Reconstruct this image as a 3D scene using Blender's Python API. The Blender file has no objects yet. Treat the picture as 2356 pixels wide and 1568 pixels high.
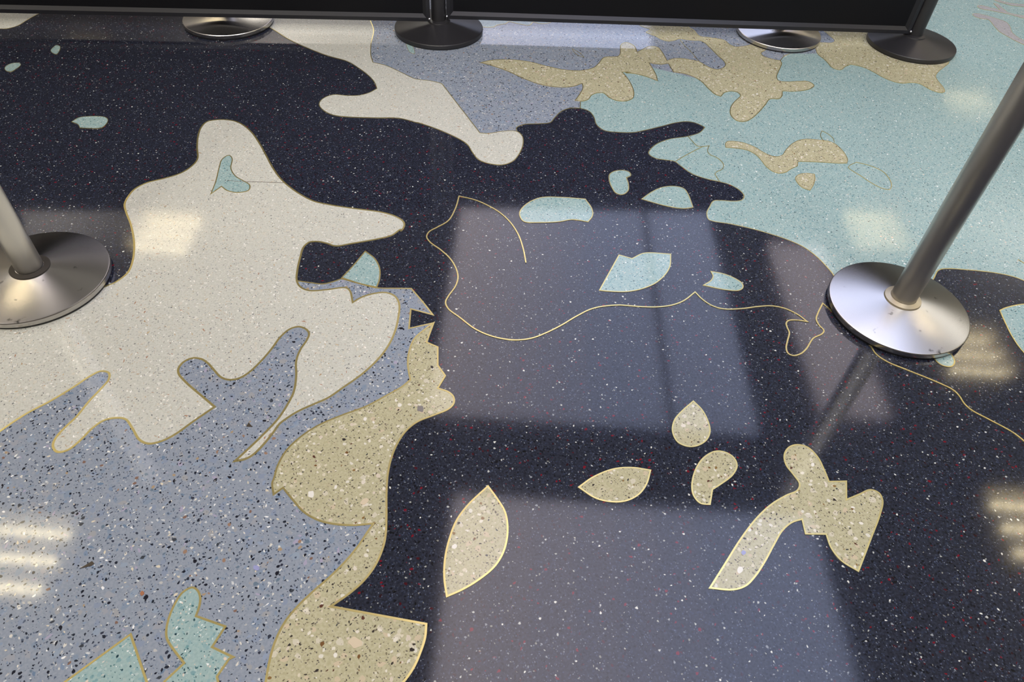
# Public concourse: inlaid terrazzo floor, queue stanchions and black barrier panels.
import bpy, bmesh, math, random
from mathutils import Vector, Matrix
from mathutils.geometry import tessellate_polygon

C = bpy.context.scene.collection
random.seed(7)

# ------------------------------------------------------------------ data
# outlines of the floor inlays, in fifths of a millimetre on the floor plane
# (x right, y away from the viewer); a star marks a sharp corner
FILLS=[
('aqua_terrazzo_field', 'aqua', 1, 3.0, 'large aqua terrazzo field filling the upper right', '963,12038* 1109,11953 1194,11758 1236,11487 1368,11308 1617,11282 1870,11309 1993,11363 2392,11585 2665,11745 2878,11807 3027,11766 3159,11643* 3036,11445 2815,11297 2475,11160 2260,10993 2148,10841 2078,10652 2168,10529 2333,10492 2486,10466 2578,10339 2741,10125 2958,10005 3137,9955 3311,9882 3447,9737 3489,9584 3423,9468 3281,9426 3101,9425 2985,9400 2893,9227 2831,9072 2836,8909 2906,8870 3139,8834 3448,8750 3707,8649 3939,8536 4138,8389 4278,8189 4368,7975 4422,7794 4478,7284 4927,7031 5419,7288 5846,7856 5985,8049 6101,8097 6499,8100 6787,8078 7020,8023 7157,7941 7513,7487 8573,6765* 17323,10528* 50406,44535* 1406,31446* 1054,14752*', ['963,12038* 1109,11953 1194,11758 1236,11487 1368,11308 1617,11282 1870,11309 1993,11363 2392,11585 2665,11745 2878,11807 3027,11766 3159,11643* 3036,11445 2815,11297 2475,11160 2260,10993 2148,10841 2078,10652 2168,10529 2333,10492 2486,10466 2578,10339 2741,10125 2958,10005 3137,9955 3311,9882 3447,9737 3489,9584 3423,9468 3281,9426 3101,9425 2985,9400 2893,9227 2831,9072 2836,8909 2906,8870 3139,8834 3448,8750 3707,8649 3939,8536 4138,8389 4278,8189 4368,7975 4422,7794 4478,7284 4927,7031 5419,7288 5846,7856 5985,8049 6101,8097 6499,8100 6787,8078 7020,8023 7157,7941 7513,7487 8573,6765*']),
('blue_grey_terrazzo_field', 'bluegrey', 2, 3.0, 'blue-grey terrazzo field behind the middle black post base', '-123,10954* -159,11212* -38,11335 237,11395 413,11457 500,11643 615,11878 772,12013 955,12037* 967,12279* 1114,13583* 2250,13933* 3236,13515* 4659,14279* 5116,14547* 5230,14751 5389,14914* 5593,14943* 5943,14995* 6892,15631* 12166,34321* -8226,28874* -4113,16193* -2757,12336* -1940,11638* -858,10679* -419,10664*', ['-153,11083* -159,11212 -38,11335 237,11395 413,11457 500,11643 615,11878 772,12013 955,12037* 967,12279*', '5116,14547* 5230,14751 5389,14914*']),
('cream_terrazzo_field', 'cream', 3, 3.0, 'cream terrazzo tongue ending in a round bulb at the top centre', '-5538,14661 -5310,14484 -4839,14041 -4383,13713 -3955,13456 -3523,13270 -3287,13060 -3008,12744 -2857,12506 -2766,12267* -2886,12086 -3047,11972 -3273,11936 -3482,11940 -3631,11798 -3666,11584 -3563,11393 -3352,11235 -3096,11203 -2626,11229 -2208,11269 -1867,11155 -1874,11164 -1584,11032 -1293,10855 -1056,10676 -948,10553 -844,10321 -721,10118 -551,10032 -341,10023 -184,10140 -87,10368 -32,10688 -54,10940 -153,11083 -375,11065 -616,10964 -775,10953* -1619,12621* -1788,12683 -2091,12727 -2140,12738 -2447,12970 -2759,13196 -3027,13292* -3127,13610 -3212,14119 -3273,14729 -3443,15248 -3649,16026 -3618,19037 -4622,29836* -14254,27263* -7724,16332', None),
('cream_terrazzo_patch', 'cream', 1, 2.5, 'small cream patch in the far left corner', '-11957,13899* -11092,13738 -10673,13675 -10453,13691 -10329,13718 -10248,13796 -10194,13897 -10164,14108 -10117,14384 -10056,14610 -10058,14872 -10572,16617 -11991,20777* -18964,19298*', None),
('aqua_terrazzo_patch', 'aqua', 3, 3.0, 'aqua patch with wavy edge under the right panel', '-1389,15760 -1324,15384 -1188,15254 -1014,15236 -828,15265 -757,15378 -665,15430 -573,15483 -515,15588 -321,15522 -98,15470 -36,15529 8,15651 153,15597 312,15634 422,15755 510,15886 615,16121 368,16324 -286,16259 -764,16020 -993,15824 -1179,15735', None),
('aqua_terrazzo_leaf', 'aqua', 3, 1.5, 'aqua sliver poking from under the middle black base', '-2515,14174* -2458,13979 -2379,13815 -2284,13767* -2309,13900 -2351,14045 -2448,14210', None),
('sand_terrazzo_inlay', 'sand', 4, 3.0, 'large sand terrazzo figure with pointed tail across the upper middle', '-966,13577* -749,13716 -383,13788 -10,13747 334,13608 673,13503 1011,13520 1241,13664 1347,13848 1490,14169 1756,14247 1817,14401 1862,14813 1975,14934 2117,14817 2169,14500* 2472,14823 2611,14803 2681,14614 2752,14197* 2893,14313 3052,14348 3238,14314 3404,14261* 3519,14100 3621,13984 3736,13956 3870,14057 3935,14197 3919,14366 3834,14606 3715,14988 3650,15163 3573,15255 3428,15255 3286,15266 3145,15295 2988,15179 2876,15138 2738,15192 2626,15343 2440,15507 2546,15675 2389,15782 2257,15984 2179,16738 2748,17597* 3284,16918* 3373,15980 3496,15778 3586,15490 3816,15440 4078,15374 4158,15198 4262,15070 4429,15103 4629,15219* 5058,15292* 4892,15001 4772,14843 4799,14708 4919,14608 5114,14539* 5116,14424 4979,14066 4880,13797 4889,13637 5050,13613 5297,13669 5484,13684 5556,13535 5444,13381 5273,13282 5047,13224 4880,13208 4824,13025 4730,12887 4564,12858 4419,12611 4233,12302 4064,12065 3919,11941 3796,11940 3713,12081 3709,12265 3787,12527 3898,12720 4012,12916 3970,13044 3860,13070 3719,12993 3629,12831* 3541,12886 3442,13090 3324,13420 3210,13563 3057,13667 2829,13725* 2766,14086* 2623,14020 2504,14018 2371,14059* 2437,13742 2472,13495 2474,13301* 2285,13433 2077,13529 1879,13548 1974,13583 1803,13571* 1887,13341 1952,13055 1977,12717 1928,12516 1787,12404 1628,12410 1499,12513 1399,12666 1290,12652 1179,12553 1108,12379 1013,12301 867,12303* 965,12580 1024,12813 1009,12995* 834,12844 562,12778 262,12823 -71,13009 -385,13262 -704,13460', None),
('sand_terrazzo_inlay', 'sand', 4, 2.5, 'sand terrazzo figure under the right black base', '6014,15239* 5995,14971 6066,14749 6102,14576 6125,14405 6192,14316 6266,14297 6333,14336 6408,14445 6512,14535 6559,14579 6667,14557 6815,14479 6939,14324 7056,14122 7169,13984 7305,13892 7422,13878 7546,13918 7673,13936 7776,13882 7855,13731 7946,13621 8061,13577 8148,13634 8187,13800 8184,14032 8205,14274 8371,14541 8570,14769 8748,14999 8853,15602 8642,16341 8566,17276 9091,19518 8884,21038* 6695,20634* 5839,16366*', None),
('blue_grey_terrazzo_patch', 'bluegrey', 5, 2.0, 'blue-grey patch right of the far right silver base', '6274,16288* 6419,16179 6493,15946 6537,15699 6433,15578 6274,15563 6091,15549*', None),
('sand_terrazzo_inlay', 'sand', 4, 2.2, 'sand inlay like a swan on the aqua field', '3430,11006* 3441,11126 3494,11208 3641,11226 3793,11184 3933,11082 4060,10921 4168,10833 4258,10815 4364,10871 4464,11043 4626,11272 4787,11413 4944,11463 5154,11458 5309,11432 5388,11365 5446,11222 5478,11049 5474,10874 5428,10755* 5298,10734 5049,10732 4814,10724 4592,10706* 4553,10567* 4412,10453 4313,10352 4213,10307 4112,10336 4019,10476 3966,10680 3904,10844 3785,10961 3618,10999', None),
('sand_terrazzo_inlay', 'sand', 4, 2.2, 'small rounded triangle of sand terrazzo on the aqua field', '4783,10347* 4649,10358 4515,10302 4438,10199 4433,10079 4488,9929 4591,9863* 4680,10016 4757,10209', None),
('grey_pink_terrazzo_inlay', 'pink', 4, 1.5, 'grey-pink branching shape in the far right corner', '10326,17709 10405,17797 10485,17799 10699,17684 10828,17577 10973,17411 10969,17183 10862,16765 10950,16390 11430,16093 11110,15617 10841,16146 10724,16355 10611,16667 10575,16780 10576,17081 10605,17353 10587,17475 10448,17495 10351,17575', None),
('grey_pink_terrazzo_inlay', 'pink', 4, 1.5, 'grey-pink fork along the top right edge', '10656,18256 10790,18334 10970,18229 11148,18125* 11163,18520* 11225,18519 11264,18188 11304,17975 11606,17850 12545,17786* 12349,17385* 11533,17689 11227,17897 11040,17976 10891,18039 10697,18107', None),
('grey_pink_terrazzo_inlay', 'pink', 4, 1.5, 'grey-pink sliver at the upper right edge', '11263,18825 11379,18774 11472,18674 11624,18608 11938,18591 13173,19073* 12747,18201* 11861,18420 11560,18461 11424,18563 11298,18691', None),
('blue_grey_terrazzo_field', 'bluegrey', 1, 4.0, 'large blue-grey terrazzo field at the lower left', '-2871,6952* -2705,6934 -2532,6923 -2428,6967 -2303,7051* -2049,6976 -1820,6918 -1585,6930 -1369,6948* -1196,6723 -1026,6484* -1317,6563* -1290,6214* -999,6338* -1073,5426* -1423,4272* -1209,3546* -1164,3377* -1263,3014* -1481,2722* -1662,2448* -1695,2001* -1466,1136* -5426,915* -8566,4281* -7213,5013* -4506,5593* -3748,6417* -3029,6815*', ['-2871,6952* -2705,6934 -2532,6923 -2428,6967 -2303,7051* -2049,6976 -1820,6918 -1585,6930 -1369,6948* -1196,6723 -1026,6484* -1317,6563* -1290,6214* -999,6338*']),
('cream_terrazzo_field', 'cream', 2, 5.0, 'large lobed cream terrazzo figure at the left', '-5728,6189 -5383,6381 -5263,6590 -5161,6697 -5086,6875 -5099,7063 -5224,7446 -5446,7874 -5613,8127 -5734,8341 -5763,8536 -5742,8741 -5635,8905 -5411,9058 -5245,9203 -5144,9415 -5127,9622 -5246,9948 -5350,10290 -5393,10583 -5355,10753 -5210,10830 -5100,10847 -4921,10822 -4741,10712 -4530,10496 -4326,10205 -4104,9841 -3930,9549 -3709,9234 -3525,9042 -3304,8859 -3075,8718 -2802,8650 -2472,8604 -2037,8555 -1835,8485 -1704,8387 -1661,8289 -1688,8150 -1702,8175 -1803,8031 -1990,7929 -2310,7798 -2535,7717 -2665,7761 -2792,7787 -2907,7762 -2960,7651 -2951,7418 -2922,7151 -2877,6952 -2794,6832 -2668,6780 -2451,6818 -2219,6880 -2151,6824 -2071,6612* -1980,6716 -1828,6806 -1683,6836 -1561,6784 -1479,6641 -1450,6379 -1455,6123 -1502,5874 -1586,5654 -1728,5414 -1889,5213 -2032,5041 -2171,4935 -2319,4821 -2419,4712 -2475,4632 -2511,4509 -2580,4325 -2647,4206 -2714,4151 -2799,4124* -2728,4251 -2618,4458 -2510,4695 -2459,4902 -2436,5091 -2469,5330 -2526,5552 -2525,5734 -2488,5898 -2485,6008 -2544,6086 -2641,6119 -2730,6077 -2811,5937 -2867,5717 -2940,5503 -3021,5332 -3104,5239 -3204,5206 -3306,5233 -3436,5346 -3520,5425 -3622,5489 -3727,5498 -3807,5438 -3836,5334 -3804,5248 -3677,5128 -3433,4947 -3241,4808* -3393,4605 -3548,4390 -3666,4296 -3762,4269 -3870,4308 -4005,4448 -4131,4564 -4244,4571 -4350,4527 -4424,4415 -4475,4259 -4548,4124 -4638,4094 -4717,4157 -4741,4257 -4711,4401 -4658,4551 -4619,4775 -4565,4977 -4544,5097 -4586,5191 -4685,5209 -4766,5132 -4888,4939 -5033,4740 -5203,4545 -5352,4301 -5554,3858 -5989,3185 -7206,2659* -9239,4523* -8622,5578 -7792,5878 -6325,6093', None),
('sand_terrazzo_field', 'sand', 3, 4.0, 'sand terrazzo figure with toothed edge at the lower middle', '-996,6336* -1043,5996* -897,5928* -862,5634* -755,5478* -820,5281* -694,5238 -628,5172 -613,5079 -659,4994 -818,4890 -984,4786 -1089,4656 -1153,4501 -1191,4310 -1197,4089 -1172,3860 -1162,3794 -1124,3568 -1103,3397 -1105,3275 -1142,3095 -1220,2932 -1327,2800 -1475,2662* -598,2560* -593,2442 -619,2304 -658,2181 -726,2061 -960,1770 -1407,1430* -1776,1409* -1860,1815 -1869,1991 -1884,2151 -1882,2321 -1842,2500 -1764,2649 -1657,2798 -1543,2938 -1430,3104 -1340,3273 -1284,3415 -1242,3512* -1437,3479 -1636,3480 -1784,3509 -1946,3588 -2114,3739 -2222,3845* -2295,3762* -2345,3891 -2343,3952 -2347,4099 -2312,4284 -2220,4458 -2056,4644 -1826,4807 -1586,4952 -1365,5146 -1236,5265 -1151,5382* -1210,5590 -1231,5797 -1198,6042 -1100,6204', None),
('aqua_terrazzo_inlay', 'aqua', 4, 3.8, 'aqua inlay with toothed right edge at the bottom left', '-2633,2497* -2348,2423* -2404,2242* -2200,2171* -2228,2155* -2283,2007* -2236,1926* -2058,1545* -2598,1513* -2699,1939* -2590,2096* -2746,2224 -2808,2287 -2842,2361 -2860,2487 -2850,2619 -2822,2704 -2758,2752 -2699,2728 -2652,2663 -2633,2583', None),
('aqua_terrazzo_inlay', 'aqua', 4, 3.8, 'pointed aqua triangle at the bottom left edge', '-3131,2304* -2841,1930* -2722,1781* -3646,1724* -3500,1889*', None),
('sand_terrazzo_leaf', 'sand', 4, 3.6, 'largest sand leaf, pointed at both ends, nearest the camera', '-150,4020* -52,3887 37,3744 73,3601 75,3429 41,3275 -33,3137 -172,2999 -311,2898 -443,2825* -485,2991 -501,3163 -488,3358 -435,3596 -337,3782', None),
('sand_terrazzo_leaf', 'sand', 4, 3.2, 'sand leaf lying sideways between the big leaf and the drop', '791,4079* 945,4213 1163,4329 1365,4363 1559,4345* 1504,4176 1418,4048 1293,3962 1143,3931 967,3960', None),
('sand_terrazzo_leaf', 'sand', 4, 3.2, 'drop-shaped sand inlay pointing away', '2144,5337* 2226,5218 2270,5071 2275,4913 2212,4787 2103,4707 1995,4690 1895,4740 1853,4879 1892,5040 2001,5187', None),
('sand_terrazzo_leaf', 'sand', 4, 3.2, 'comma-shaped sand inlay beside the drop', '2139,3976* 2191,4158* 2295,4234 2434,4354 2504,4482 2481,4584 2394,4645 2289,4643 2152,4548 2044,4385 1980,4181 1985,4065 2041,3983', None),
('sand_terrazzo_inlay', 'sand', 4, 3.4, 'sand figure with curved tail and angular wings at the lower right', '3462,4348* 3651,4367* 3589,4137* 3750,4216 3887,4280 3963,4248 3973,4156 3888,3979 3744,3750 3484,3341* 3351,3437 3283,3568 3271,3720* 3062,3708* 3065,3873* 2951,3828 2832,3729 2718,3572 2584,3375 2461,3218 2350,3115 2220,3069 2009,3072* 2183,3314 2389,3600 2595,3848 2778,4019 2953,4137 3097,4216 3137,4298 3098,4405 3046,4524 3051,4650 3125,4762 3233,4808 3342,4779 3419,4657 3448,4493', None),
('aqua_terrazzo_inlay', 'aqua', 4, 3.0, 'small heart-like aqua inlay on the dark field', '1391,9947 1477,10048 1620,10090 1711,10046 1728,9953 1654,9886* 1676,9695 1653,9514 1556,9406 1468,9435 1408,9584 1376,9781', None),
('aqua_terrazzo_inlay', 'aqua', 4, 3.0, 'long rounded aqua inlay at the middle of the dark field', '979,9222* 613,9226 326,9194 173,9094 47,8932 -11,8761 16,8621 71,8550 315,8559 570,8604 784,8680 1009,8651* 1078,8808 1072,8989', None),
('aqua_terrazzo_inlay', 'aqua', 4, 3.0, 'aqua fin shape beside the aqua field', '1857,9320* 2057,9555 2229,9685 2416,9727 2548,9682 2598,9538 2633,9191* 2484,9144 2201,9188', None),
('aqua_terrazzo_inlay', 'aqua', 4, 3.0, 'aqua shell shape above the wavy brass line', '1427,7921* 1606,7860* 1795,8000 2165,8015* 2126,7750 2037,7557 1880,7363 1674,7227 1475,7159 1287,7146 1123,7153*', None),
('aqua_terrazzo_inlay', 'aqua', 4, 3.0, 'small forked aqua inlay right of the shell shape', '2692,7692* 2866,7655 3012,7570 3086,7481 3080,7392 3011,7333 2853,7327 2550,7394* 2664,7499 2707,7594', None),
('aqua_terrazzo_inlay', 'aqua', 4, 3.6, 'aqua fan shape beside the cream figure', '-2104,7638* -1954,7504 -1852,7317 -1811,7085 -1821,6927* -2049,6976 -2306,7066* -2212,7311', None),
('aqua_terrazzo_inlay', 'aqua', 4, 3.0, 'aqua tip showing under the right silver base', '5297,6386 5298,6244 5350,6174 5450,6165 5522,6240 5537,6347 5506,6501', None),
('aqua_terrazzo_inlay', 'aqua', 4, 3.0, 'aqua inlay cut by the right edge of the photo', '6528,7273* 6646,7339 6929,7434 7513,7487 7506,6669 6740,6015 6507,6493 6480,6786 6501,7045', None),
('aqua_terrazzo_inlay', 'aqua', 4, 1.5, 'smallest aqua pebble shape at the top left', '-9064,12908 -9085,13056 -9068,13144 -8983,13105 -8913,12947 -8893,12784 -8962,12807', None),
('aqua_terrazzo_inlay', 'aqua', 4, 1.5, 'small oval aqua inlay at the left edge', '-9505,12107 -9530,12227 -9479,12319 -9395,12350 -9315,12305 -9294,12183 -9342,12008 -9418,12018', None),
('aqua_terrazzo_inlay', 'aqua', 4, 2.0, 'bullet-shaped aqua inlay on the dark field at left', '-7511,10463* -7461,10602 -7354,10659 -7076,10685 -6978,10617 -6937,10480 -6969,10337 -7294,10296* -7379,10401', None),
('aqua_terrazzo_inlay', 'aqua', 4, 3.0, 'boot-shaped aqua inlay on the cream figure', '-4611,8731* -4646,9048 -4719,9436 -4747,9659 -4684,9780 -4604,9697 -4533,9417 -4391,9214 -4222,9097 -4119,9012 -4099,8874 -4242,8809 -4403,8840 -4521,8936*', None),
('stone_chip', 'chip_dark', 5, 0, 'dark brown triangular stone chip in the blue-grey field', '-2808,4626* -2818,4569* -2750,4570*', None),
('stone_chip', 'chip_dark', 5, 0, 'dark wedge-shaped stone chip near the lamp reflection', '-3834,2859* -3754,2940* -3723,2918* -3738,2895*', None),
('stone_chip', 'chip_grey', 5, 0, 'round grey stone chip in the sand figure', '-942,4950 -949,4922 -977,4929 -1006,4936 -1011,4967 -1013,4999 -987,5004 -960,5008 -945,4977', None),
('stone_chip', 'chip_lilac', 5, 0, 'pale lilac stone chip in the blue-grey field', '-2208,2968 -2215,2955 -2236,2955 -2257,2964 -2268,2980 -2269,2997 -2252,3001 -2230,3000 -2214,2984', None),
('stone_chip', 'chip_pale', 5, 0, 'large pale pink stone chip in the sand figure', '-1130,2337 -1159,2322 -1192,2309 -1225,2335 -1257,2361 -1238,2386 -1216,2409 -1176,2392 -1138,2372', None),
('stone_chip', 'chip_white', 5, 0, 'white oval stone chip in the sand figure', '-1894,3779 -1898,3754 -1922,3755 -1945,3762 -1952,3788 -1956,3816 -1934,3825 -1912,3828 -1899,3804', None),
('stone_chip', 'chip_pale', 5, 0, 'pale oblong stone chip in the sand figure', '-1344,3778 -1336,3759 -1352,3731 -1375,3710 -1397,3712 -1414,3725 -1406,3752 -1389,3777 -1364,3787', None),
('stone_chip', 'chip_orange', 5, 0, 'small orange stone chip in the blue-grey field', '-3160,2663 -3167,2653 -3176,2646 -3188,2655 -3198,2667 -3195,2681 -3189,2692 -3177,2687 -3165,2680', None),
('stone_chip', 'chip_white', 5, 0, 'white oval chip in the curved tail of the sand figure', '2350,3263 2331,3245 2311,3236 2300,3248 2299,3269 2312,3293 2333,3308 2350,3305 2358,3288', None),
('stone_chip', 'chip_lilac', 5, 0, 'lilac chip in the curved tail of the sand figure', '2413,3449 2398,3437 2383,3431 2374,3443 2369,3457 2381,3472 2394,3483 2407,3477 2418,3468', None),
]
LINES=[
(2.0, 'fine line crossing the blue-grey lobe', '3138,15231 3209,14933 3338,14553 3404,14261*', False, 'brass'),
(1.5, 'thin leaf outline in the blue-grey field', '840,14467* 988,14285 1074,14113* 971,14165 883,14303', True, 'brass'),
(1.8, 'leaf outline on the swan back', '5204,11465* 5202,11619 5269,11785* 5346,11700 5405,11551 5392,11411*', False, 'brass'),
(2.0, 'long loop outline on the aqua field', '5416,10627* 5476,10704 5606,10804* 5822,10717 5977,10568 6017,10355 5994,10166 5917,10039 5817,10054 5669,10208 5546,10408 5436,10560', True, 'brass'),
(2.2, 'wavy outline on the aqua field', '2819,11284* 2869,11144 2927,11008 2980,10979 3038,10986 3148,11026* 3110,10924 3097,10800 3133,10726 3201,10683 3263,10597 3300,10483 3289,10382 3234,10293 3162,10236 3114,10158* 3134,10056 3161,9940*', False, 'brass'),
(2.2, 'short straight line on the aqua field', '2511,10465* 2717,10685 2899,10863 3029,10985*', False, 'brass'),
(2.0, 'short line at the right edge of the aqua field', '7282,8418* 7334,8335 7366,8183 7375,7830*', False, 'brass'),
(3.6, 'long wavy brass line across the dark field', '122,7619* 73,7919 -11,8239 -151,8533 -334,8762 -563,8938 -745,9029 -947,9082* -970,8765 -1044,8454 -1182,8285 -1283,8172 -1308,8053 -1241,7929 -1082,7784 -921,7597 -820,7393 -778,7219 -795,7044 -868,6839 -890,6727 -843,6610 -670,6454 -473,6279 -285,6182 -104,6137 75,6135 253,6186 430,6298 611,6443 797,6617 987,6769 1140,6838 1369,6887 1458,6888 1685,6884 1876,6900 2071,6954 2235,7053 2412,7241* 2491,7106 2609,6991 2754,6944 2987,6972 3227,7036 3405,7064 3571,7033 3720,6931 3817,6805* 3694,6821 3578,6805 3532,6752 3527,6659 3534,6582 3475,6423 3432,6294 3437,6208 3493,6176 3591,6214 3684,6304 3824,6505 3957,6595 3997,6663 3959,6752 3948,6858 3995,6971 4115,7182* 4211,7015 4322,6753 4432,6575 4523,6461 4560,6296 4662,6176 4835,6076 5121,5921 5217,5862 5322,5784 5367,5693 5384,5567 5438,5472 5585,5353 5792,5179 5906,5003 6141,4680 6685,4366*', False, 'brass'),
(1.2, 'thin dark crack running across the cream figure', '-4485,9094* -4264,9092 -3941,9114 -3637,9133*', False, 'crack'),
]

# ------------------------------------------------------------------ helpers
def link(o, parent=None):
    C.objects.link(o)
    if parent is not None:
        o.parent = parent
    return o

def mesh_obj(name, bm, mat, parent=None, smooth=False, label=None):
    me = bpy.data.meshes.new(name)
    bm.normal_update()
    bm.to_mesh(me); bm.free()
    if smooth:
        for q in me.polygons: q.use_smooth = True
    me.materials.append(mat)
    o = bpy.data.objects.new(name, me)
    if label: o['label'] = label
    return link(o, parent)

def thing(name, label, cat, loc=(0, 0, 0), rz=0.0, group=None):
    o = bpy.data.objects.new(name, None)
    o.empty_display_size = 0.1
    o.location = loc; o.rotation_euler = (0, 0, rz)
    o['label'] = label; o['category'] = cat
    if group: o['group'] = group
    return link(o)

def structure(o):
    o['kind'] = 'structure'
    return o

def box(bm, x0, x1, y0, y1, z0, z1, bevel=0.0):
    r = bmesh.ops.create_cube(bm, size=1.0)
    vs = r['verts']
    for v in vs:
        v.co = Vector(((x0+x1)/2 + v.co.x*(x1-x0), (y0+y1)/2 + v.co.y*(y1-y0), (z0+z1)/2 + v.co.z*(z1-z0)))
    if bevel:
        es = list({e for v in vs for e in v.link_edges})
        bmesh.ops.bevel(bm, geom=es, offset=bevel, segments=2, affect='EDGES', profile=0.5)

def lathe(bm, prof, seg=96, cx=0.0, cy=0.0, cap_top=True, cap_bottom=True):
    rings = []
    for r, z in prof:
        rings.append([bm.verts.new((cx + r*math.cos(2*math.pi*i/seg), cy + r*math.sin(2*math.pi*i/seg), z)) for i in range(seg)])
    for a, b in zip(rings[:-1], rings[1:]):
        for i in range(seg):
            j = (i+1) % seg
            bm.faces.new((a[i], a[j], b[j], b[i]))
    if cap_bottom: bm.faces.new(list(reversed(rings[0])))
    if cap_top: bm.faces.new(rings[-1])

def smooth_by_angle(o, ang=35):
    me = o.data
    for q in me.polygons: q.use_smooth = True
    bm = bmesh.new(); bm.from_mesh(me)
    for e in bm.edges:
        if len(e.link_faces) == 2 and e.calc_face_angle(0) > math.radians(ang):
            e.smooth = False
    bm.to_mesh(me); bm.free()

# ------------------------------------------------------------------ curves
def parse(s):
    out = []
    for t in s.split():
        c = t.endswith('*')
        x, y = t.rstrip('*').split(',')
        out.append((Vector((int(x)/5000.0, int(y)/5000.0)), c))
    # drop points that nearly coincide with their predecessor
    res = []
    for p in out:
        if res and (p[0]-res[-1][0]).length < 0.002:
            if p[1]: res[-1] = p
            continue
        res.append(p)
    return res

def seg_points(p0, p1, p2, p3, n):
    # centripetal Catmull-Rom from p1 to p2
    def tj(ti, a, b): return ti + max((b-a).length, 1e-6)**0.5
    t0 = 0.0; t1 = tj(t0, p0, p1); t2 = tj(t1, p1, p2); t3 = tj(t2, p2, p3)
    out = []
    for k in range(n):
        t = t1 + (t2-t1)*k/n
        A1 = p0*((t1-t)/(t1-t0)) + p1*((t-t0)/(t1-t0))
        A2 = p1*((t2-t)/(t2-t1)) + p2*((t-t1)/(t2-t1))
        A3 = p2*((t3-t)/(t3-t2)) + p3*((t-t2)/(t3-t2))
        B1 = A1*((t2-t)/(t2-t0)) + A2*((t-t0)/(t2-t0))
        B2 = A2*((t3-t)/(t3-t1)) + A3*((t-t1)/(t3-t1))
        out.append(B1*((t2-t)/(t2-t1)) + B2*((t-t1)/(t2-t1)))
    return out

def curve(pts, closed):
    """list of (Vector, is_corner) -> dense polyline, smooth except at corners"""
    n = len(pts); out = []
    for i in range(n if closed else n-1):
        p1, c1 = pts[i]; p2, c2 = pts[(i+1) % n]
        p0 = pts[i-1][0] if (closed or i > 0) and not c1 else p1*2-p2
        p3 = pts[(i+2) % n][0] if (closed or i+2 < n) and not c2 else p2*2-p1
        if c1 and c2:
            out.append(p1.copy())
        else:
            k = max(3, min(10, int((p2-p1).length/0.004)))
            out += seg_points(p0, p1, p2, p3, k)
    if not closed: out.append(pts[-1][0].copy())
    res = [out[0]]
    for q in out[1:]:
        if (q-res[-1]).length > 4e-4: res.append(q)
    if closed and (res[0]-res[-1]).length < 4e-4: res.pop()
    return res

def fill_bm(poly, z, depth=0.004):
    bm = bmesh.new()
    vs = [bm.verts.new((q.x, q.y, z)) for q in poly]
    lo = [bm.verts.new((q.x, q.y, z-depth)) for q in poly]
    for t in tessellate_polygon([[Vector((q.x, q.y, 0)) for q in poly]]):
        try: bm.faces.new([vs[i] for i in t])
        except ValueError: pass
    n = len(poly)
    for i in range(n):
        j = (i+1) % n
        bm.faces.new((vs[i], vs[j], lo[j], lo[i]))
    for fc in bm.faces:
        fc.normal_update()
        if abs(fc.normal.z) > .5 and fc.normal.z < 0: fc.normal_flip()
    return bm

def ribbon_bm(poly, w, z, closed, depth=0.002):
    """thin metal strip following a polyline, mitred at its corners"""
    bm = bmesh.new(); n = len(poly); A = []; B = []
    for i in range(n):
        a = poly[i-1] if (closed or i > 0) else None
        b = poly[(i+1) % n] if (closed or i < n-1) else None
        q = poly[i]
        d1 = (q-a).normalized() if a is not None else (b-q).normalized()
        d2 = (b-q).normalized() if b is not None else d1
        n1 = Vector((-d1.y, d1.x)); n2 = Vector((-d2.y, d2.x))
        m = n1+n2
        if m.length < 0.2: m = n1.copy(); L = w/2
        else:
            m.normalize(); L = min(w/2/max(m.dot(n1), .2), w*1.6)
        A.append(q+m*L); B.append(q-m*L)
    top = [(bm.verts.new((a.x, a.y, z)), bm.verts.new((b.x, b.y, z))) for a, b in zip(A, B)]
    low = [(bm.verts.new((a.x, a.y, z-depth)), bm.verts.new((b.x, b.y, z-depth))) for a, b in zip(A, B)]
    for i in range(n if closed else n-1):
        j = (i+1) % n
        bm.faces.new((top[i][1], top[j][1], top[j][0], top[i][0]))
        bm.faces.new((top[i][0], top[j][0], low[j][0], low[i][0]))
        bm.faces.new((top[j][1], top[i][1], low[i][1], low[j][1]))
    return bm

# ------------------------------------------------------------------ materials
def lin(c):
    return tuple(((v/255.0)/12.92 if v/255.0 <= .04045 else ((v/255.0+.055)/1.055)**2.4) for v in c) + (1.0,)

def new_mat(name):
    m = bpy.data.materials.new(name); m.use_nodes = True
    nt = m.node_tree
    return m, nt, nt.nodes['Principled BSDF']

def simple(name, col, rough=.5, metal=0.0, spec=.5):
    m, nt, b = new_mat(name)
    b.inputs['Base Color'].default_value = lin(col)
    b.inputs['Roughness'].default_value = rough
    b.inputs['Metallic'].default_value = metal
    b.inputs['Specular IOR Level'].default_value = spec
    return m

def emit(name, col, strength):
    m = bpy.data.materials.new(name); m.use_nodes = True
    nt = m.node_tree; nt.nodes.clear()
    e = nt.nodes.new('ShaderNodeEmission'); o = nt.nodes.new('ShaderNodeOutputMaterial')
    e.inputs[0].default_value = (*col, 1); e.inputs[1].default_value = strength
    nt.links.new(e.outputs[0], o.inputs[0])
    return m

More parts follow.
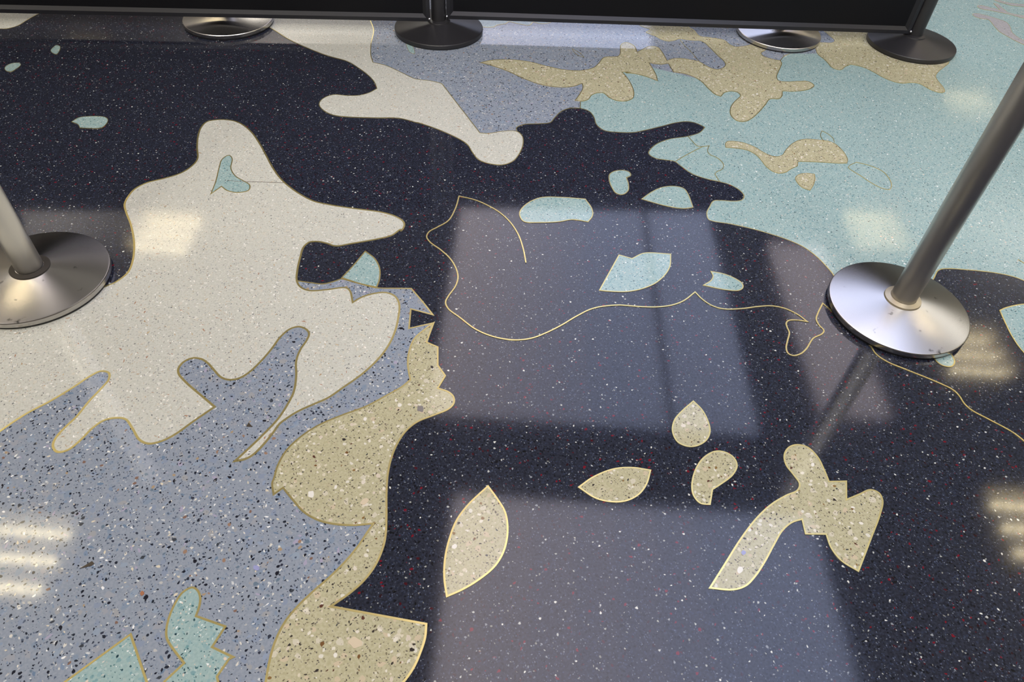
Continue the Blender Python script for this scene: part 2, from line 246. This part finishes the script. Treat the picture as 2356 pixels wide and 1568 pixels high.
def terrazzo(name, base, base2, layers, rough=.095, seed=0.0):
    """ground and polished terrazzo: cement matrix with layers of stone chips.
    layer = (chips per metre, share of cells, size 0-1, rotation, stretch, metric, colours)"""
    m, nt, b = new_mat(name)
    N = nt.nodes.new; K = nt.links.new
    tc = N('ShaderNodeTexCoord')
    def math_(op, a, bb=None, clamp=False):
        q = N('ShaderNodeMath'); q.operation = op; q.use_clamp = clamp
        for i, v in enumerate((a, bb)):
            if v is None: continue
            if isinstance(v, (int, float)): q.inputs[i].default_value = v
            else: K(v, q.inputs[i])
        return q.outputs[0]
    # slight wobble so the chips are not geometric
    nz = N('ShaderNodeTexNoise'); nz.noise_dimensions = '2D'; nz.inputs['Scale'].default_value = 260; nz.inputs['Detail'].default_value = 1
    K(tc.outputs['Object'], nz.inputs['Vector'])
    sub = N('ShaderNodeVectorMath'); sub.operation = 'SUBTRACT'; K(nz.outputs['Color'], sub.inputs[0]); sub.inputs[1].default_value = (.5, .5, .5)
    sc = N('ShaderNodeVectorMath'); sc.operation = 'SCALE'; K(sub.outputs[0], sc.inputs[0]); sc.inputs['Scale'].default_value = .0016
    add = N('ShaderNodeVectorMath'); add.operation = 'ADD'; K(tc.outputs['Object'], add.inputs[0]); K(sc.outputs[0], add.inputs[1])
    # matrix colour with soft mottling
    n2 = N('ShaderNodeTexNoise'); n2.noise_dimensions = '2D'; n2.inputs['Scale'].default_value = 190; n2.inputs['Detail'].default_value = 3
    K(tc.outputs['Object'], n2.inputs['Vector'])
    rp = N('ShaderNodeMapRange'); rp.inputs['From Min'].default_value = .36; rp.inputs['From Max'].default_value = .64; K(n2.outputs['Fac'], rp.inputs['Value'])
    mx = N('ShaderNodeMix'); mx.data_type = 'RGBA'; K(rp.outputs[0], mx.inputs[0]); mx.inputs[6].default_value = lin(base); mx.inputs[7].default_value = lin(base2)
    col = mx.outputs[2]
    for i, (scale, prob, size, ang, stretch, metric, cols) in enumerate(layers):
        # one chip per voronoi cell, each turned and stretched by its own random numbers
        mp = N('ShaderNodeMapping'); mp.inputs['Rotation'].default_value = (0, 0, ang)
        mp.inputs['Location'].default_value = (seed+i*3.37, seed*1.7+i*1.91, 0)
        mp.inputs['Scale'].default_value = (scale, scale, 1); K(add.outputs[0], mp.inputs['Vector'])
        vo = N('ShaderNodeTexVoronoi'); vo.voronoi_dimensions = '2D'; vo.feature = 'F1'
        vo.inputs['Scale'].default_value = 1.0; K(mp.outputs[0], vo.inputs['Vector'])
        sp = N('ShaderNodeSeparateColor'); K(vo.outputs['Color'], sp.inputs[0])
        lv = N('ShaderNodeVectorMath'); lv.operation = 'SUBTRACT'; K(mp.outputs[0], lv.inputs[0]); K(vo.outputs['Position'], lv.inputs[1])
        vr = N('ShaderNodeVectorRotate'); vr.rotation_type = 'Z_AXIS'; K(lv.outputs[0], vr.inputs['Vector'])
        K(math_('MULTIPLY', sp.outputs[2], 47.0), vr.inputs['Angle'])
        sx = N('ShaderNodeSeparateXYZ'); K(vr.outputs[0], sx.inputs[0])
        hk = math_('FRACT', math_('MULTIPLY', sp.outputs[1], 7.31))
        el_ = math_('ADD', math_('MULTIPLY', hk, (stretch-1)*1.2), 1.0+(stretch-1)*.4)
        au = math_('ABSOLUTE', sx.outputs[0])
        av = math_('MULTIPLY', math_('ABSOLUTE', sx.outputs[1]), el_)
        if metric == 'CHEBYCHEV':   # angular splinter
            sk = math_('MULTIPLY', math_('ADD', sx.outputs[0], sx.outputs[1]), .35)
            dd = math_('MAXIMUM', math_('MULTIPLY', math_('ADD', au, av), .78), math_('MAXIMUM', math_('ADD', au, sk), av))
        else:                       # rounded pebble
            dd = math_('SQRT', math_('ADD', math_('MULTIPLY', au, au), math_('MULTIPLY', av, av)))
        pick = math_('LESS_THAN', sp.outputs[0], prob)
        lim = math_('MULTIPLY', math_('ADD', math_('MULTIPLY', sp.outputs[1], 1.1), .35), size*.92)
        ins = math_('MULTIPLY', math_('SUBTRACT', lim, dd), 12.0, True)
        mask = math_('MULTIPLY', pick, ins)
        cr = N('ShaderNodeValToRGB'); cr.color_ramp.interpolation = 'CONSTANT'
        el = cr.color_ramp.elements
        while len(el) < len(cols): el.new(0.5)
        for k, cc in enumerate(cols):
            el[k].position = k/len(cols); el[k].color = lin(cc)
        K(math_('FRACT', math_('MULTIPLY', sp.outputs[2], 5.0)), cr.inputs[0])
        m2 = N('ShaderNodeMix'); m2.data_type = 'RGBA'; K(mask, m2.inputs[0]); K(col, m2.inputs[6]); K(cr.outputs[0], m2.inputs[7])
        col = m2.outputs[2]
    K(col, b.inputs['Base Color'])
    # polish varies a little from wear
    n3 = N('ShaderNodeTexNoise'); n3.noise_dimensions = '2D'; n3.inputs['Scale'].default_value = 3.0; n3.inputs['Detail'].default_value = 4
    K(tc.outputs['Object'], n3.inputs['Vector'])
    r3 = N('ShaderNodeMapRange'); r3.inputs['To Min'].default_value = rough*.8; r3.inputs['To Max'].default_value = rough*1.25; K(n3.outputs['Fac'], r3.inputs['Value'])
    K(r3.outputs[0], b.inputs['Roughness'])
    b.inputs['IOR'].default_value = 1.5
    return m

BLK = (22, 22, 28)
MT = {}
R_, A_ = 'EUCLIDEAN', 'CHEBYCHEV'
MT['navy'] = terrazzo('dark_navy_terrazzo', (30, 32, 41), (42, 45, 57), [
    (165, .55, .50, .3, 1.8, A_, [(18, 20, 30), (42, 48, 66), (30, 34, 48), (16, 17, 25), (48, 54, 70)]),
    (120, .20, .42, 1.2, 1.8, A_, [(14, 14, 20), (64, 14, 22), (108, 16, 30), (40, 14, 20), (12, 12, 16)]),
    (230, .26, .38, 2.7, 1.8, A_, [(78, 86, 106), (54, 62, 84), (98, 104, 114), (66, 74, 92)]),
    (150, .11, .32, 2.2, 1.8, A_, [(158, 160, 152), (110, 116, 122), (90, 96, 106), (130, 130, 120)]),
    (95, .07, .26, .7, 1.6, A_, [(214, 214, 204), (180, 182, 176), (130, 134, 138)]),
    (22, .12, .06, .9, 1.6, A_, [(240, 240, 235), (225, 222, 205)]),
], rough=.082, seed=1.3)
MT['aqua'] = terrazzo('aqua_terrazzo', (143, 167, 163), (155, 177, 172), [
    (120, .55, .50, .5, 1.7, A_, [(136, 165, 165), (170, 187, 182), (122, 155, 156), (159, 176, 171), (145, 172, 170)]),
    (210, .26, .42, 2.6, 2.0, A_, [(70, 104, 108), (104, 144, 144), (190, 184, 168), (88, 124, 124)]),
    (150, .20, .38, 1.1, 2.2, A_, [(36, 62, 70), (74, 110, 112), (48, 78, 82), (98, 136, 136)]),
    (150, .18, .34, 2.1, 2.2, A_, [(206, 216, 210), (194, 208, 202), (206, 198, 184), (226, 230, 224)]),
    (90, .08, .28, 1.6, 1.6, A_, [(236, 238, 230), (214, 196, 176), (120, 156, 156)]),
    (24, .08, .09, .2, 1.8, A_, [(250, 252, 250), (240, 236, 220)]),
], rough=.08, seed=4.1)
MT['bluegrey'] = terrazzo('blue_grey_terrazzo', (134, 142, 152), (143, 150, 159), [
    (52, .45, .48, .4, 1.7, A_, [(132, 142, 158), (147, 150, 155), (127, 140, 155), (150, 151, 151), (139, 151, 164)]),
    (70, .22, .44, 1.9, 3.0, A_, [(120, 136, 156), (138, 150, 168), (160, 154, 172), (106, 124, 144)]),
    (120, .24, .42, 2.2, 2.2, A_, [(196, 198, 196), (178, 176, 172), (130, 144, 162), (206, 202, 190)]),
    (210, .34, .40, 2.5, 1.8, A_, [(52, 58, 70), (92, 102, 118), (70, 80, 96), (120, 132, 148)]),
    (125, .25, .42, .9, 1.9, A_, [(30, 32, 42), (50, 54, 66), (36, 40, 50), (84, 94, 110)]),
    (74, .07, .34, 1.3, 1.8, A_, [(30, 30, 38), (60, 64, 70), (100, 116, 130)]),
    (90, .10, .34, .1, 3.0, A_, [(218, 218, 210), (230, 230, 226), (206, 196, 172)]),
    (80, .035, .30, 1.4, 1.4, R_, [(146, 118, 98), (124, 98, 84), (160, 140, 112)]),
], rough=.075, seed=9.2)
MT['cream'] = terrazzo('cream_terrazzo', (188, 188, 174), (199, 198, 186), [
    (90, .40, .46, .4, 2.0, A_, [(200, 195, 178), (212, 210, 198), (190, 188, 176), (202, 197, 182)]),
    (210, .28, .42, 2.8, 2.2, A_, [(150, 150, 146), (172, 168, 156), (182, 168, 144), (136, 138, 136)]),
    (130, .22, .42, .6, 4.5, A_, [(160, 156, 148), (184, 168, 138), (172, 172, 168), (150, 148, 144)]),
    (84, .13, .42, 2.0, 5.5, A_, [(170, 144, 112), (158, 154, 148), (188, 168, 134), (164, 128, 104)]),
    (150, .08, .36, 1.7, 2.0, A_, [(112, 112, 110), (136, 132, 126)]),
    (110, .14, .34, .1, 3.0, A_, [(238, 236, 228), (234, 230, 218)]),
], rough=.075, seed=6.7)
MT['sand'] = terrazzo('sand_terrazzo', (172, 166, 132), (184, 178, 146), [
    (60, .40, .46, .4, 1.6, A_, [(200, 193, 170), (178, 170, 138), (194, 179, 150), (188, 181, 151)]),
    (220, .34, .42, 2.4, 2.2, A_, [(120, 114, 96), (92, 86, 74), (150, 142, 118), (108, 104, 92)]),
    (150, .24, .42, .9, 2.6, A_, [(62, 56, 50), (98, 90, 72), (124, 116, 92), (66, 68, 68)]),
    (95, .20, .38, 2.0, 1.5, R_, [(212, 208, 192), (206, 198, 172), (216, 210, 192)]),
    (60, .07, .32, 1.0, 1.4, R_, [(222, 218, 206), (204, 192, 172), (212, 204, 186)]),
    (90, .06, .36, 1.5, 1.8, A_, [(112, 80, 46), (86, 54, 42), (130, 102, 60), (52, 46, 44)]),
], rough=.075, seed=2.9)
MT['pink'] = terrazzo('grey_pink_terrazzo', (158, 156, 156), (166, 164, 163), [
    (140, .4, .45, .9, 1.8, A_, [(140, 134, 137), (180, 176, 174), (124, 120, 122)]),
], rough=.08, seed=3.3)
MT['brass'] = simple('brass_divider', (208, 192, 128), .30, .85)
for nm, cc in (('dark', (74, 66, 56)), ('grey', (128, 122, 118)), ('lilac', (150, 152, 190)), ('pale', (206, 190, 162)), ('white', (226, 222, 210)), ('orange', (160, 108, 78))):
    MT['chip_'+nm] = simple('stone_chip_'+nm, cc, .12)
MT['crack'] = simple('crack_dirt', (112, 104, 92), .6)

def brushed(name, col, rough, aniso=.88, worn=True):
    m, nt, b = new_mat(name)
    N = nt.nodes.new; K = nt.links.new
    b.inputs['Base Color'].default_value = lin(col)
    b.inputs['Metallic'].default_value = 1.0
    b.inputs['Roughness'].default_value = rough
    b.inputs['Anisotropic'].default_value = aniso
    tg = N('ShaderNodeTangent'); tg.direction_type = 'RADIAL'; tg.axis = 'Z'
    K(tg.outputs[0], b.inputs['Tangent'])
    tc = N('ShaderNodeTexCoord')
    if worn:
        # concentric turning marks and scattered scuffs
        ln = N('ShaderNodeVectorMath'); ln.operation = 'LENGTH'
        mm = N('ShaderNodeVectorMath'); mm.operation = 'MULTIPLY'; mm.inputs[1].default_value = (1, 1, 0)
        K(tc.outputs['Object'], mm.inputs[0]); K(mm.outputs[0], ln.inputs[0])
        cb = N('ShaderNodeCombineXYZ'); K(ln.outputs['Value'], cb.inputs[0])
        nz = N('ShaderNodeTexNoise'); nz.inputs['Scale'].default_value = 900; nz.inputs['Detail'].default_value = 2; K(cb.outputs[0], nz.inputs['Vector'])
        bp = N('ShaderNodeBump'); bp.inputs['Strength'].default_value = .02; bp.inputs['Distance'].default_value = .0004
        K(nz.outputs['Fac'], bp.inputs['Height']); K(bp.outputs[0], b.inputs['Normal'])
        vo = N('ShaderNodeTexNoise'); vo.inputs['Scale'].default_value = 34; vo.inputs['Detail'].default_value = 5; K(tc.outputs['Object'], vo.inputs['Vector'])
        rr = N('ShaderNodeValToRGB'); rr.color_ramp.elements[0].position = .66; rr.color_ramp.elements[1].position = .76
        rr.color_ramp.elements[0].color = lin(col); rr.color_ramp.elements[1].color = lin(tuple(int(c*.45) for c in col))
        K(vo.outputs['Fac'], rr.inputs[0]); K(rr.outputs[0], b.inputs['Base Color'])
    return m
MT['steel'] = brushed('brushed_steel', (190, 187, 184), .26)
MT['steel_pole'] = brushed('satin_steel_pole', (216, 213, 207), .36, .5, False)
MT['black_paint'] = simple('black_powder_coat', (34, 33, 35), .38)
MT['black_panel'] = simple('black_panel_board', (15, 15, 18), .5, 0, .12)
MT['black_frame'] = simple('black_frame_metal', (30, 30, 34), .36, 0, .35)
MT['rubber'] = simple('black_rubber', (20, 20, 22), .55)
MT['grime'] = simple('dark_grime', (48, 42, 34), .7)
MT['worn_collar'] = simple('worn_brass_collar', (188, 176, 150), .4, .7)
MT['chrome'] = simple('chrome', (220, 220, 225), .15, 1)

# ------------------------------------------------------------------ floor
X0, X1, Y0, Y1, ZC = -7.0, 8.0, -4.0, 12.0, 3.2
bm = bmesh.new(); box(bm, X0, X1, Y0, Y1, -.12, 0)
floor = structure(mesh_obj('floor', bm, MT['navy']))
floor['label'] = 'dark navy terrazzo floor with coloured inlays'
for name, mat, layer, w, label, pts, strips in FILLS:
    P = curve(parse(pts), True)
    z = .00025*layer
    o = mesh_obj(name, fill_bm(P, z), MT[mat], floor, label=label)
    if w:
        if strips is None:
            mesh_obj('brass_strip', ribbon_bm(P, w/1000, z+.00035, True), MT['brass'], o)
        else:
            for s in strips:
                mesh_obj('brass_strip', ribbon_bm(curve(parse(s), False), w/1000, z+.00035, False), MT['brass'], o)
for w, label, pts, closed, mat in LINES:
    P = curve(parse(pts), closed)
    mesh_obj('brass_strip' if mat == 'brass' else 'floor_crack', ribbon_bm(P, w/1000, .0015, closed), MT[mat], floor, label=label)

# ------------------------------------------------------------------ room shell
M_wall = simple('painted_wall', (190, 184, 172), .7)
M_ceil = simple('ceiling_tile', (208, 203, 196), .8)
def shell(name, x0, x1, y0, y1, z0, z1, m):
    bm = bmesh.new(); box(bm, x0, x1, y0, y1, z0, z1)
    return structure(mesh_obj(name, bm, m))
shell('wall_back', X0, X1, Y1, Y1+.12, 0, ZC, M_wall)
shell('wall_front', X0, X1, Y0-.12, Y0, 0, ZC, M_wall)
shell('wall_left', X0-.12, X0, Y0-.12, Y1+.12, 0, ZC, M_wall)
shell('wall_right', X1, X1+.12, Y0-.12, Y1+.12, 0, ZC, M_wall)
shell('ceiling', X0-.12, X1+.12, Y0-.12, Y1+.12, ZC, ZC+.12, M_ceil)

# daylight panes set in the ceiling, in framed bays with a dark beam between the bays
def skylight(n, x0, x1, y0, y1, cols):
    bm = bmesh.new()
    for a, b_, c, d in ((x0-.05, x1+.05, y0-.05, y0), (x0-.05, x1+.05, y1, y1+.05), (x0-.05, x0, y0, y1), (x1, x1+.05, y0, y1)):
        box(bm, a, b_, c, d, ZC-.05, ZC-.001)
    fr = structure(mesh_obj('window_%d' % n, bm, M_frame))
    k = x0
    for (xe, col, st) in cols:
        bm = bmesh.new(); box(bm, k, xe, y0, y1, ZC-.02, ZC-.002)
        mesh_obj('window_pane', bm, emit('daylight_pane', col, st), fr)
        k = xe
    return fr
M_frame = simple('window_frame_metal', (60, 60, 64), .5)
WARM = (1.1, .96, 1.0); MID = (.84, .82, 1.0); BLUE = (.62, .70, 1.0)
def cols(x0, x1, n, lo, hi, st):
    out = []
    for i in range(n):
        t = (i+.5)/n; c = tuple(a+(b-a)*min(1, t*1.3) for a, b in zip(lo, hi))
        out.append((x0+(x1-x0)*(i+1)/n, c, st))
    return out
skylight(1, -.62, 1.98, 3.40, 6.60, cols(-.62, 1.27, 9, WARM, BLUE, 2.8) + [(1.33, (.3, .3, .4), 1.0), (1.98, BLUE, 2.8)])  # the narrow dim pane stands in for a thin dark beam
skylight(2, -.34, 2.22, .6, 2.72, cols(-.34, 2.22, 9, WARM, BLUE, 3.7))
skylight(3, -.85, 1.75, 7.6, 11.2, cols(-.85, 1.75, 5, MID, BLUE, 2.3))
skylight(4, 2.50, 3.10, 3.64, 5.90, [(3.10, WARM, 2.4)])

# square louvred ceiling lights with three warm tubes
LK = .68
M_tube = emit('warm_tube', (1.0, .84, .52), 36.0)
M_refl = emit('lit_reflector', (1.0, .84, .58), 3.0)
M_louvre = simple('louvre_metal', (120, 118, 112), .5, .0)
M_lbody = simple('light_housing', (200, 196, 186), .5)
def troffer(x, y, rz=0.0):
    t = thing('ceiling_light', 'square recessed ceiling light with three warm tubes', 'ceiling light', (x, y, ZC-.135), rz, 'square ceiling lights')
    bm = bmesh.new()
    for a, b_, c, d in ((-.30, .30, -.30, -.285), (-.30, .30, .285, .30), (-.30, -.285, -.285, .285), (.285, .30, -.285, .285)):
        box(bm, a, b_, c, d, 0, .13)
    mesh_obj('housing', bm, M_lbody, t)
    bm = bmesh.new(); box(bm, -.285, .285, -.285, .285, .12, .13)
    mesh_obj('reflector', bm, M_refl, t)
    for yy in (-.19, 0, .19):
        bm = bmesh.new()
        r = bmesh.ops.create_cone(bm, segments=12, radius1=.019, radius2=.019, depth=.54, cap_ends=True)
        bmesh.ops.rotate(bm, verts=bm.verts, cent=(0, 0, 0), matrix=Matrix.Rotation(math.pi/2, 3, 'Y'))
        bmesh.ops.translate(bm, verts=bm.verts, vec=(0, yy, .085))
        mesh_obj('tube', bm, M_tube, t)
    bm = bmesh.new()
    for yy in (-.095, .095): box(bm, -.285, .285, yy-.002, yy+.002, .003, .068)
    for xx in (-.19, -.095, 0, .095, .19): box(bm, xx-.0015, xx+.0015, -.285, .285, .005, .035)
    mesh_obj('louvre', bm, M_louvre, t)
    return t
TL = [(-3.06, 2.02), (-3.36, 5.32), (-3.5, 8.6), (-3.0, -1.3),
      (3.78, 2.72), (3.98, 4.42), (3.66, 6.10), (3.6, 7.85), (3.5, 9.7), (3.8, 1.0), (3.8, -.9), (6.0, 2.7), (6.0, 6.1), (-5.6, 2.0), (-5.6, 5.3),
      (5.8, .5), (5.8, 9.0), (-5.6, 8.6)]  # fixtures not mirrored in the visible floor are unseen, added for more light
t0 = troffer(*TL[0])
for x, y in TL[1:]:
    o = t0.copy(); C.objects.link(o); o.location = (x, y, ZC-.135)
    for ch in t0.children:
        c = ch.copy(); C.objects.link(c); c.parent = o

# unseen soft fills added to brighten the floor (behind the camera and beyond the barrier)
for x, y, sx, sy, pw, col in [
        (-1.6, -.1, 1.2, 1.2, 42, (1, .95, .86)), (1.4, -.2, 1.2, 1.2, 42, (.94, .96, 1)), (-4.6, .6, 1.2, 1.2, 34, (1, .93, .8)),
        (4.8, -.6, 1.2, 1.2, 34, (1, .96, .88)), (-1.9, 8.2, .9, 2.4, 70, (1, .95, .85)),
        (6.1, 4.6, .8, 2.4, 66, (1, .97, .9)), (-5.0, 3.9, .6, 1.8, 60, (1, .93, .8))]:
    ld = bpy.data.lights.new('ceiling_fill', 'AREA'); ld.shape = 'RECTANGLE'; ld.size = sx; ld.size_y = sy
    ld.energy = pw*LK; ld.color = col
    lo = bpy.data.objects.new('ceiling_fill', ld); lo.location = (x, y, ZC-.03); C.objects.link(lo)
# unseen upward fills, added so the ceiling and its reflection get brighter
for x, y in [(-4.6, 1.2), (4.7, 1.5), (-.8, -.4), (1.5, -.5), (-4.6, 5.6), (5.4, 6.2), (-3.4, 9.6), (-.6, 10.4)]:
    ld = bpy.data.lights.new('upward_fill', 'AREA'); ld.shape = 'DISK'; ld.size = .5; ld.energy = 25; ld.color = (1, .95, .92)
    lo = bpy.data.objects.new('upward_fill', ld); lo.location = (x, y, 2.2); lo.rotation_euler = (math.pi, 0, 0); C.objects.link(lo)
# added fills, unseen behind the viewer, that lift the floor by the barrier
for x, tx, pw, col in [(-2.2, -1.6, 17, (1, .95, .86)), (0, .2, 17, (1, .96, .9)), (2.2, 2.2, 17, (1, .97, .92))]:
    ld = bpy.data.lights.new('forward_fill', 'AREA'); ld.shape = 'DISK'; ld.size = .7
    ld.energy = pw*LK; ld.color = col; ld.spread = math.radians(46)
    lo = bpy.data.objects.new('forward_fill', ld); lo.location = (x, -1.6, ZC-.1); C.objects.link(lo)
    lo.rotation_euler = (Vector((tx, 4.4, 0))-Vector((x, -1.6, ZC-.1))).to_track_quat('-Z', 'Y').to_euler()

# ------------------------------------------------------------------ stanchions
def stanchion(label, loc, steel=True, R=.178, pr=.032, style='plain', group=None, height=.98):
    t = thing('stanchion', label, 'stanchion', loc, 0, group)
    m_base = MT['steel'] if steel else MT['black_paint']
    m_pole = MT['steel_pole'] if steel else MT['black_paint']
    bm = bmesh.new()
    lathe(bm, [(R-.002, .0), (R-.001, .005)], 128)
    mesh_obj('rubber_foot_ring', bm, MT['rubber'], t)
    bm = bmesh.new()
    lathe(bm, [(R-.001, .005), (R, .0065), (R, .0175), (R-.0012, .0195), (R-.004, .0208), (.047, .0435), (.040, .0460), (.036, .0475)], 160)
    b = mesh_obj('base', bm, m_base, t); smooth_by_angle(b, 25)
    bm = bmesh.new()
    lathe(bm, [(pr, .046), (pr, height-.07)], 64)
    pl = mesh_obj('pole', bm, m_pole, t); smooth_by_angle(pl)
    bm = bmesh.new()
    if style == 'grimy': lathe(bm, [(.047, .0430), (.047, .0462), (.043, .0478), (pr+.001, .0485)], 64, cap_top=False, cap_bottom=False)
    else: lathe(bm, [(.047, .0430), (.0455, .0480), (.036, .0505), (pr+.0005, .0515)], 64, cap_top=False, cap_bottom=False)
    cm = MT['grime'] if style == 'grimy' else (MT['worn_collar'] if steel else MT['black_paint'])
    cl = mesh_obj('collar', bm, cm, t); smooth_by_angle(cl)
    bm = bmesh.new()
    lathe(bm, [(pr+.003, height-.07), (pr+.004, height-.066), (pr+.004, height-.006), (pr, height)], 48)
    hd = mesh_obj('belt_head', bm, MT['rubber'], t); smooth_by_angle(hd)
    return t
stanchion('brushed steel stanchion at the right, standing on dark terrazzo', (1.0141, 1.4262, .0012))
stanchion('brushed steel stanchion at the left edge with a grimy dark collar', (-1.2266, 1.3266, .0012), style='grimy')
stanchion('silver stanchion base partly hidden behind the left black panel', (-1.2487, 2.935, .0012))
stanchion('silver stanchion base partly hidden behind the right black panel', (1.0638, 3.1605, .0015))
stanchion('black stanchion in the gap between the two black panels', (-.387, 2.976, .0012), False, .182, .030)
stanchion('black stanchion at the right end of the black panels', (1.6321, 3.1406, .0015), False, .182, .030)
stanchion('black stanchion at the far left end of the barrier, left of the left black panel', (-2.46, 2.725, .0012), False, .182, .030)

# ------------------------------------------------------------------ barrier panels
def barrier(label, a, b, z0=.056, z1=.885):
    a = Vector(a); b = Vector(b); d = b-a; Lx = d.length
    t = thing('barrier_panel', label, 'barrier panel', (a.x, a.y, 0), math.atan2(d.y, d.x), 'black barrier panels')
    # picture-frame profile: flat front face, then a bevel sloping back to the board
    fw, bv, th, rec = .015, .013, .014, .011
    bm = bmesh.new()
    def ring(inset, y):
        return [bm.verts.new(v) for v in ((inset, y, z0+inset), (Lx-inset, y, z0+inset), (Lx-inset, y, z1-inset), (inset, y, z1-inset))]
    rs = [ring(fw+bv, -th+rec), ring(fw, -th), ring(.0015, -th), ring(0, -th+.0015), ring(0, th-.0015), ring(.0015, th), ring(fw, th), ring(fw+bv, th-rec)]
    for r0, r1 in zip(rs[:-1], rs[1:]):
        for i in range(4):
            j = (i+1) % 4
            bm.faces.new((r0[i], r0[j], r1[j], r1[i]))
    bmesh.ops.recalc_face_normals(bm, faces=bm.faces)
    mesh_obj('frame', bm, MT['black_frame'], t)
    bm = bmesh.new(); box(bm, fw+.004, Lx-fw-.004, -.0028, .0028, z0+fw+.004, z1-fw-.004)
    mesh_obj('board', bm, MT['black_panel'], t)
    for x in (.002, Lx-.002):
        for z in (z0+.012, z1-.03):
            bm = bmesh.new()
            bmesh.ops.create_uvsphere(bm, u_segments=16, v_segments=10, radius=.0058)
            bmesh.ops.translate(bm, verts=bm.verts, vec=(x, -.0175, z))
            mesh_obj('hook_pin', bm, MT['chrome'], t, True, label='small chrome hook pin')
    return t
barrier('black framed barrier panel at the top left, ending at the middle black post', (-2.4285, 2.727), (-.4185, 2.9465))
barrier('black framed barrier panel at the top right, between the two black posts', (-.3555, 2.983), (1.601, 3.138))

# ------------------------------------------------------------------ world, camera, colour
w = bpy.data.worlds.new('world'); bpy.context.scene.world = w; w.use_nodes = True
w.node_tree.nodes['Background'].inputs[0].default_value = (.5, .6, .8, 1)
w.node_tree.nodes['Background'].inputs[1].default_value = .4

cam = bpy.data.cameras.new('camera'); co = bpy.data.objects.new('camera', cam); C.objects.link(co)
cam.sensor_fit = 'HORIZONTAL'; cam.sensor_width = 36.0; cam.lens = 1646.4/2356*36.0
cam.clip_start = .02; cam.clip_end = 60
p, r = .8067, .0652
fwd = Vector((0, math.cos(p), -math.sin(p))); right = Vector((1, 0, 0)); up = right.cross(fwd)
Rv = right*math.cos(r) + up*math.sin(r); Uv = -right*math.sin(r) + up*math.cos(r)
M = Matrix((Rv, Uv, -fwd)).transposed().to_4x4(); M.translation = Vector((0, 0, 1.2762))
co.matrix_world = M
sc = bpy.context.scene; sc.camera = co
sc.view_settings.view_transform = 'Standard'; sc.view_settings.look = 'None'
sc.view_settings.exposure = 0.0; sc.view_settings.gamma = 1.0; sc.view_settings.use_curve_mapping = False
